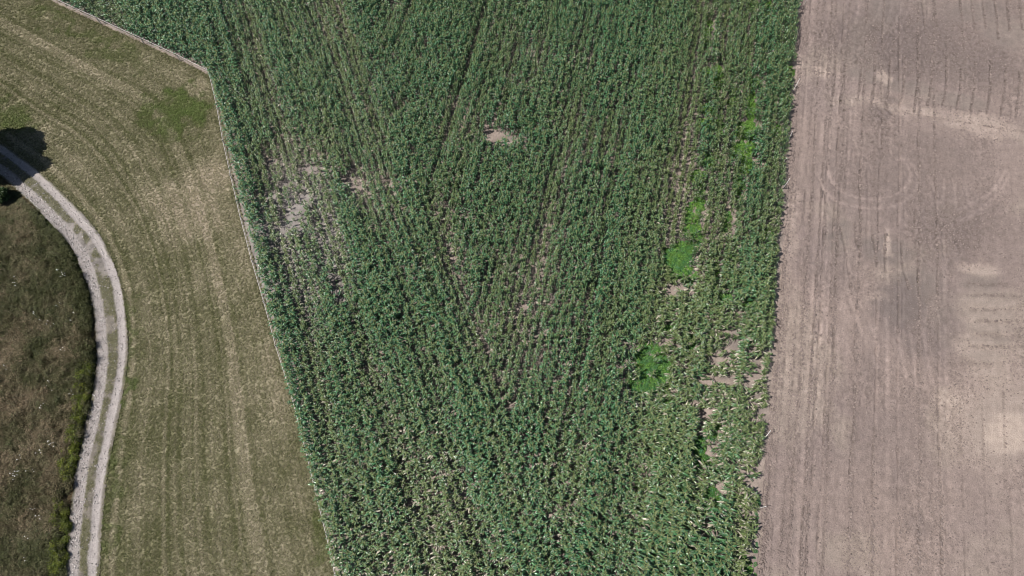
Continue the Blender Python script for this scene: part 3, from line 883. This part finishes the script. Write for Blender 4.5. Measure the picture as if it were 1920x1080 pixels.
# rough herbs left of the track
x, y, r = rnd_pts(60000, XL, float(RUT_L[:, 0].max()) + .5, YB, float(gp(0, 330)[1]) + 6, 631)
pxx, pyy = pxof(x, y)
a_ = dist_line(x, y, RUT_L)
m = left_of_track(x, y) & (a_ > .75 + .5 * (fbm(x, y, .8, 634) - .35))
m &= (pxx > -130) & (dist_line(x, y, poly([(168, 690), (158, 750), (146, 810), (133, 870), (124, 930), (120, 985), (113, 1040), (108, 1110)])) > .35 * r.random(len(x)) + .05)
x, y, pxx, pyy, a_ = x[m], y[m], pxx[m], pyy[m], a_[m]
n1 = fbm(x, y, 2.5, 111, 3); n2 = fbm(x, y, 1.1, 632, 2)
hh = .45 + .8 * n2 + .55 * (1 - sstep(1.0, 2.6, a_)) * sstep(430, 540, pyy)
hh = hh * (.45 + .55 * sstep(390, 470, pyy))
P, R, SC = place(x, y, r, .75 + .5 * r.random(len(x)), hh * (.8 + .5 * r.random(len(x))))
tn = np.clip(.15 + 1.5 * (n1 - .36) + r.normal(0, .18, len(x)) - .35 * (1 - sstep(.8, 2.2, a_)) - .3 * sstep(470, 380, pyy), 0, 1)
scatter('rough_grass', P, R, SC, r.integers(0, 10, len(x)), tall_protos, 'tall rough grass and brown herbs left of the gravel track', tn)
print('rough', len(x))
# yellow green scrub strip
STRIP = poly([(164, 690), (154, 750), (142, 810), (129, 870), (120, 930), (116, 985), (110, 1040), (105, 1110)])
x, y, r = rnd_pts(9000, STRIP[:, 0].min() - 2, STRIP[:, 0].max() + 2, STRIP[:, 1].min(), STRIP[:, 1].max() + 1, 641)
ds = dist_line(x, y, STRIP); wd_ = .35 + .45 * fbm(x, y, 1.4, 642, 2)
gate = fbm(x, y, 1.0, 643, 2)
m = (ds < 1.0 * (wd_ - .15) + .25 * (r.random(len(x)) - .3)) & (r.random(len(x)) < .5 * sstep(.40, .58, gate))
x, y = x[m], y[m]
P, R, SC = place(x, y, r, .5 + .5 * r.random(len(x)), .6 + .6 * r.random(len(x)))
scatter('scrub_foliage', P, R, SC, r.integers(0, 5, len(x)), scrub_protos, 'yellow green scrub lining the left side of the lower track', np.clip(r.normal(.5, .3, len(x)), 0, 1))
# white umbels
mb = MB()
for k in range(7):
    a = 6.28 * k / 7; q = .055
    cx, cy = q * math.cos(a), q * math.sin(a)
    mb.add([(cx + .032 * math.cos(t), cy + .032 * math.sin(t), .68 + .01 * (k % 2)) for t in np.arange(6) * math.pi / 3], [tuple(range(6))])
    mb.strip([(0, 0, .5), (cx, cy, .68)], [.004, .003], [(1, 0, 0)] * 2)
mb.tube([(0, 0, 0), (0, 0, .5)], [.006, .004], 3)
fl = proto('flower_form', mb, [M_FLOWER])
cl_ = [(122, 517, 7, 14), (38, 888, 8, 16), (105, 832, 6, 12), (140, 738, 4, 8), (82, 848, 4, 5), (70, 880, 6, 6), (36, 535, 6, 8), (104, 612, 6, 8), (84, 764, 5, 7), (45, 855, 5, 5), (4, 490, 4, 4), (95, 722, 12, 8), (72, 950, 6, 6), (85, 975, 4, 6), (120, 575, 5, 4), (60, 1005, 6, 4), (52, 1050, 6, 4), (128, 660, 5, 5), (75, 595, 10, 6), (20, 700, 14, 6), (150, 600, 6, 4)]
X_ = []; Y_ = []
r = np.random.default_rng(651)
for cx, cy, q, n_ in cl_:
    n_ = (n_ * 3) // 5
    X_ += list(r.normal(cx, q * .55, n_)); Y_ += list(r.normal(cy, q * .55, n_))
X_, Y_ = gp(X_, Y_)
P, R, SC = place(X_, Y_, r, .28 + .34 * r.random(len(X_)), 2.4)
scatter('white_flowers', P, R, SC, np.zeros(len(X_)), [fl], 'small white umbels scattered in the rough grass')

# weeds between the maize
x, y, r = rnd_pts(110000, float(gp(1110, 1080)[0]), float(EDGE[:, 0].max()), YB, YT, 661)
pxx, pyy = pxof(x, y)
wv = 12 * (fbm(x, y, .9, 131, 2) - .5); wv2 = 12 * (fbm(x, y, .9, 133, 2) - .5)
wm = ell(pxx + wv, pyy + wv2, WEEDS)
de = dr(x, y)
edge_w = (de > -.05) & (de < .35 + .9 * (fbm(x, y, .9, 664) - .5)) & (fbm(x, y, 3, 665, 2) + .12 * sstep(700, 950, pyy) > .56)
m = inpoly(x, y, MAIZE_POLY) & ((wm * (.35 + 1.1 * fbm(x, y, .6, 663, 2)) > .40 + .2 * (r.random(len(x)) - .5)) | (edge_w & (r.random(len(x)) < .35)))
m &= r.random(len(x)) < .8
x, y, wm, edge_w, pyy = x[m], y[m], wm[m], edge_w[m], pyy[m]
P, R, SC = place(x, y, r, np.where(wm > .4, .7, .38) * (.5 + .9 * r.random(len(x))), np.where(wm > .4, 1.0, .6))
scatter('green_weeds', P, R, SC, r.integers(0, 6, len(x)), weed_protos, 'bright green weed patches in gaps of the maize', np.clip(.45 + .5 * sstep(600, 250, pyy) - .3 * (wm < .4) + r.normal(0, .32, len(x)), 0, 1))
print('weeds', len(x))

# stones on the ruts, crumbs on the ploughed field
def lump(seed, mt):
    r = np.random.default_rng(seed); mb = MB()
    ico = [(0, 0, 1), (.89, 0, .45), (.28, .85, .45), (-.72, .53, .45), (-.72, -.53, .45), (.28, -.85, .45), (.72, .53, -.45), (-.28, .85, -.45), (-.89, 0, -.45), (-.28, -.85, -.45), (.72, -.53, -.45)]
    V = [tuple(c * r.uniform(.7, 1.2) * (1 if i < 2 else .62) for i, c in enumerate(p)) for p in ico]
    Fc = [(0, 1, 2), (0, 2, 3), (0, 3, 4), (0, 4, 5), (0, 5, 1), (1, 6, 2), (2, 6, 7), (2, 7, 3), (3, 7, 8), (3, 8, 4), (4, 8, 9), (4, 9, 5), (5, 9, 10), (5, 10, 1), (1, 10, 6)]
    mb.add(V, Fc, 0, r.random())
    return proto('stone_form', mb, [mt])
stones = [lump(700 + k, M_STONE) for k in range(5)]
clods = [lump(720 + k, M_CLOD) for k in range(5)]
x, y, r = rnd_pts(260000, XL, txmax, YB, float(RUT_R[:, 1].max()), 671)
a_, b_ = track_d(x, y)
pr = np.exp(-(a_ / .42) ** 4) * .9 + np.exp(-(b_ / .30) ** 4) * .22 + .10 * ((a_ + b_) < 2.4)
m = r.random(len(x)) < pr
x, y = x[m], y[m]
s = .020 + .065 * r.random(len(x)) ** 3
P, R, SC = place(x, y, r, s)
P[:, 2] = track_h(x, y) + .3 * s
scatter('gravel', P, R, SC, r.integers(0, 5, len(x)), stones, 'pale loose stones on the wheel ruts of the track', r.random(len(x)))
print('stones', len(x))
x, y, r = rnd_pts(420000, x0f, XR - 8, YB + 5, YT - 8, 681)
pxx, pyy = pxof(x, y)
sm = ell(pxx, pyy, SMOOTH); rg = sstep(.3, .7, fbm(x, y, 4.5, 51, 2)) * (1 - .8 * ell(pxx, pyy, PALE)) + .6 * ell(pxx, pyy, ROUGHZ)
nearf = np.zeros(len(x)); nearl = np.zeros(len(x))
for P_, hw_, dep_, lt_, brk_ in FURROWS:
    lo = P_.min(0) - .4; hi = P_.max(0) + .4
    q = (x > lo[0]) & (x < hi[0]) & (y > lo[1]) & (y < hi[1])
    if lt_ > 0:
        nearl[q] = np.maximum(nearl[q], sstep(.32, .15, dist_line(x[q], y[q], P_)))
        continue
    nearf[q] = np.maximum(nearf[q], np.exp(-(dist_line(x[q], y[q], P_) / .17) ** 2) * min(1, dep_ / .06))
m = (dr(x, y) < -.1) & (r.random(len(x)) < np.maximum((.10 + .75 * rg) * (1 - .93 * sm), nearf) * (1 - .9 * nearl))
nearf = nearf[m]
x, y = x[m], y[m]
s = (.022 + .065 * r.random(len(x)) ** 3.5) * (1 + .6 * nearf)
P, R, SC = place(x, y, r, s, .9)
P[:, 2] = .0 + .4 * s
scatter('soil_crumbs', P, R, SC, r.integers(0, 5, len(x)), clods, 'loose soil clods on the ploughed field', np.clip(r.normal(.55, .25, len(x)), 0, 1))
print('clods', len(x))

# ------------------------------------------------------------------ fence
fx, fy = FENCE[1:-1, 0], FENCE[1:-1, 1]
fence = empty('wire_fence', (float(FENCE[5][0]), float(FENCE[5][1]), 0), 'long pale wire fence on weathered posts between the meadow and the maize', 'fence')
def rel(p): return (p[0] - fence.location.x, p[1] - fence.location.y, p[2])
fr = np.random.default_rng(91)
posts = []
seg = np.hypot(*np.diff(FENCE, axis=0).T)
cum = np.r_[0, np.cumsum(seg)]
def at_len(s_): return np.array([np.interp(s_, cum, FENCE[:, 0]), np.interp(s_, cum, FENCE[:, 1])])
ss = [cum[0] + .5]
for k in (2, 3, 4):                      # posts seen along the upper run
    ss.append(cum[k])
ss.insert(1, cum[1])
ss.append(cum[5])
s_ = cum[5] + 4.6
while s_ < cum[-1]:
    ss.append(s_ + fr.normal(0, .2)); s_ += 4.7
pv = []
for q, s_ in enumerate(ss):
    p = at_len(s_)
    corner = abs(s_ - cum[5]) < .1
    H = 1.45 if corner else 1.2 + fr.uniform(-.05, .08)
    rad = .085 if corner else .05
    lx, ly = fr.normal(0, .05, 2)
    mb = MB(); n_ = 7
    mb.tube([(0, 0, -.1), (lx * .5, ly * .5, H * .5), (lx, ly, H), (lx, ly, H + .03)], [rad * 1.05, rad, rad * .95, rad * .6], n_)
    po = link('post', mb.mesh('post', [M_WOOD]), fence)
    po.location = rel((p[0], p[1], 0))
    pv.append((p[0], p[1], lx, ly, H))
for lvl in (.6, 1.05):
    mb = MB()
    for (a0, a1, alx, aly, aH), (b0, b1, blx, bly, bH) in zip(pv[:-1], pv[1:]):
        ts = np.linspace(0, 1, 6)
        c = [(a0 + (b0 - a0) * t + alx * (1 - t) * lvl / aH + blx * t * lvl / bH - fence.location.x, a1 + (b1 - a1) * t - fence.location.y, lvl - .18 * t * (1 - t)) for t in ts]
        dd = Vector((b0 - a0, b1 - a1, 0)).normalized()
        sd = Vector((-dd.y, dd.x, 0)) * .9 + Vector((0, 0, .43))
        mb.tube(c, .006, 4, 0, .5, False)
        mb.strip([(p_[0], p_[1], p_[2] + .008) for p_ in c], [.024 if lvl > 1 else .008] * 6, [sd] * 6)
    link('wire', mb.mesh('wire', [M_TAPE]), fence)

# ------------------------------------------------------------------ white stakes along the ploughed edge
STAKES = [((1507, 10), 1.2, .1, .2, 'thin stake at the very top of the right maize edge', True), ((1487, 170), 1.35, .25, .45, 'white stake leaning at the maize edge below the topmost stake', False), ((1478, 264), 1.25, .0, .3, 'pale upright stake in the maize edge level with the largest upper weeds', False), ((1469, 352), 1.25, .2, .3, 'pale stake on the maize edge left of the curved tractor tracks', False),
          ((1430, 826), 1.3, .3, .6, 'white stake leaning away from the maize edge above the bare corner gap', False), ((1420, 953), 1.35, .25, .05, 'bottom white stake leaning towards the ploughed field, with its thin shadow', False)]
for (sx, sy), H, lx, ly, lab, dark in STAKES:
    X0, Y0 = gp(sx, sy)
    mb = MB()
    mb.tube([(0, 0, -.1), (lx * .5, ly * .5, H * .5), (lx, ly, H)], [.028, .026, .022], 6)
    o = empty('boundary_stake', (float(X0), float(Y0), 0), lab, 'stake', 'stakes along the right maize edge')
    link('pole', mb.mesh('pole', [M_WOOD if dark else M_STAKE]), o)
    mb = MB(); mb.tube([(lx * .98, ly * .98, H - .02), (lx * 1.02, ly * 1.02, H + .05)], [.036, .03], 6)
    link('cap', mb.mesh('cap', [M_STAKE]), o)
    mb = MB(); mb.tube([(lx * .55 + .02, ly * .55, H * .55), (lx * .55 + .11, ly * .55, H * .55)], [.012, .012], 5)
    link('insulator', mb.mesh('insulator', [M_STAKE]), o)

# ------------------------------------------------------------------ tree beyond the left edge and the bush in its shade
def make_tree(name, loc, Hc, rx, rz, nleaf, size, trunk_r, label, cat, seed, mleaf):
    r = np.random.default_rng(seed)
    root = empty(name, loc, label, cat)
    mb = MB()
    mb.tube([(0, 0, -.2), (.08, .03, Hc * .35), (.02, -.05, Hc * .7), (.05, 0, Hc * 1.1)], [trunk_r * 1.3, trunk_r, trunk_r * .75, trunk_r * .3], 9)
    link('trunk', mb.mesh('trunk', [M_BARK], True), root)
    centres = []
    for k in range(11):
        a = k * 2.4 + r.uniform(-.3, .3); e = r.uniform(.1, 1.0)
        q = rx * r.uniform(.55, .8)
        tip = Vector((q * math.cos(a) * math.cos(e), q * math.sin(a) * math.cos(e), Hc + rz * math.sin(e) * r.uniform(.2, .8) - rz * .25))
        st_ = Vector((.03, 0, Hc * r.uniform(.45, .8)))
        mbl = MB()
        md_ = st_.lerp(tip, .5) + Vector((r.normal(0, .15), r.normal(0, .15), .2))
        mbl.tube([st_, md_, tip], [trunk_r * .4, trunk_r * .25, trunk_r * .08], 6)
        link('limb', mbl.mesh('limb', [M_BARK], True), root)
        centres.append(tip)
    for k in range(14):
        a = r.uniform(0, 6.28); e = r.uniform(-.5, 1.2)
        centres.append(Vector((rx * .85 * math.cos(a) * math.cos(e), rx * .85 * math.sin(a) * math.cos(e), Hc + rz * .8 * math.sin(e))))
    mb = MB()
    cl = centres + [Vector((r.normal(0, rx * .35), r.normal(0, rx * .35), Hc + r.uniform(-.4, .9) * rz)) for _ in range(9)]
    for i in range(nleaf):
        c = cl[int(r.integers(len(cl)))]
        d = Vector(r.normal(0, 1, 3)).normalized() * (r.random() ** .4) * rx * .30
        d.z *= .8
        p = c + d
        b = r.uniform(0, 6.28); e = r.uniform(-.8, .8); s = size * r.uniform(.6, 1.4)
        u = Vector((math.cos(b) * math.cos(e), math.sin(b) * math.cos(e), math.sin(e)))
        sd = Vector((-math.sin(b), math.cos(b), r.normal(0, .5))).normalized()
        mb.strip([p - u * s, p, p + u * s], [s * .12, s * .5, s * .08], [sd] * 3, 0, r.random())
    o = link('crown', mb.mesh('crown', [mleaf]), root)
    o['tint'] = .4
    return root
TX, TY = gp(-34, 304)
make_tree('broadleaf_tree', (float(TX), float(TY), 0), 4.2, 3.3, 2.3, 20000, .19, .17, 'dark broadleaf tree at the left end of the track casting a black shadow', 'tree', 811, M_TREE)
TX, TY = gp(6, 372)
make_tree('dark_bush', (float(TX), float(TY), 0), .8, 1.0, .8, 2600, .12, .05, 'low dark green bush beside the track at the left edge', 'bush', 823, M_BUSH)
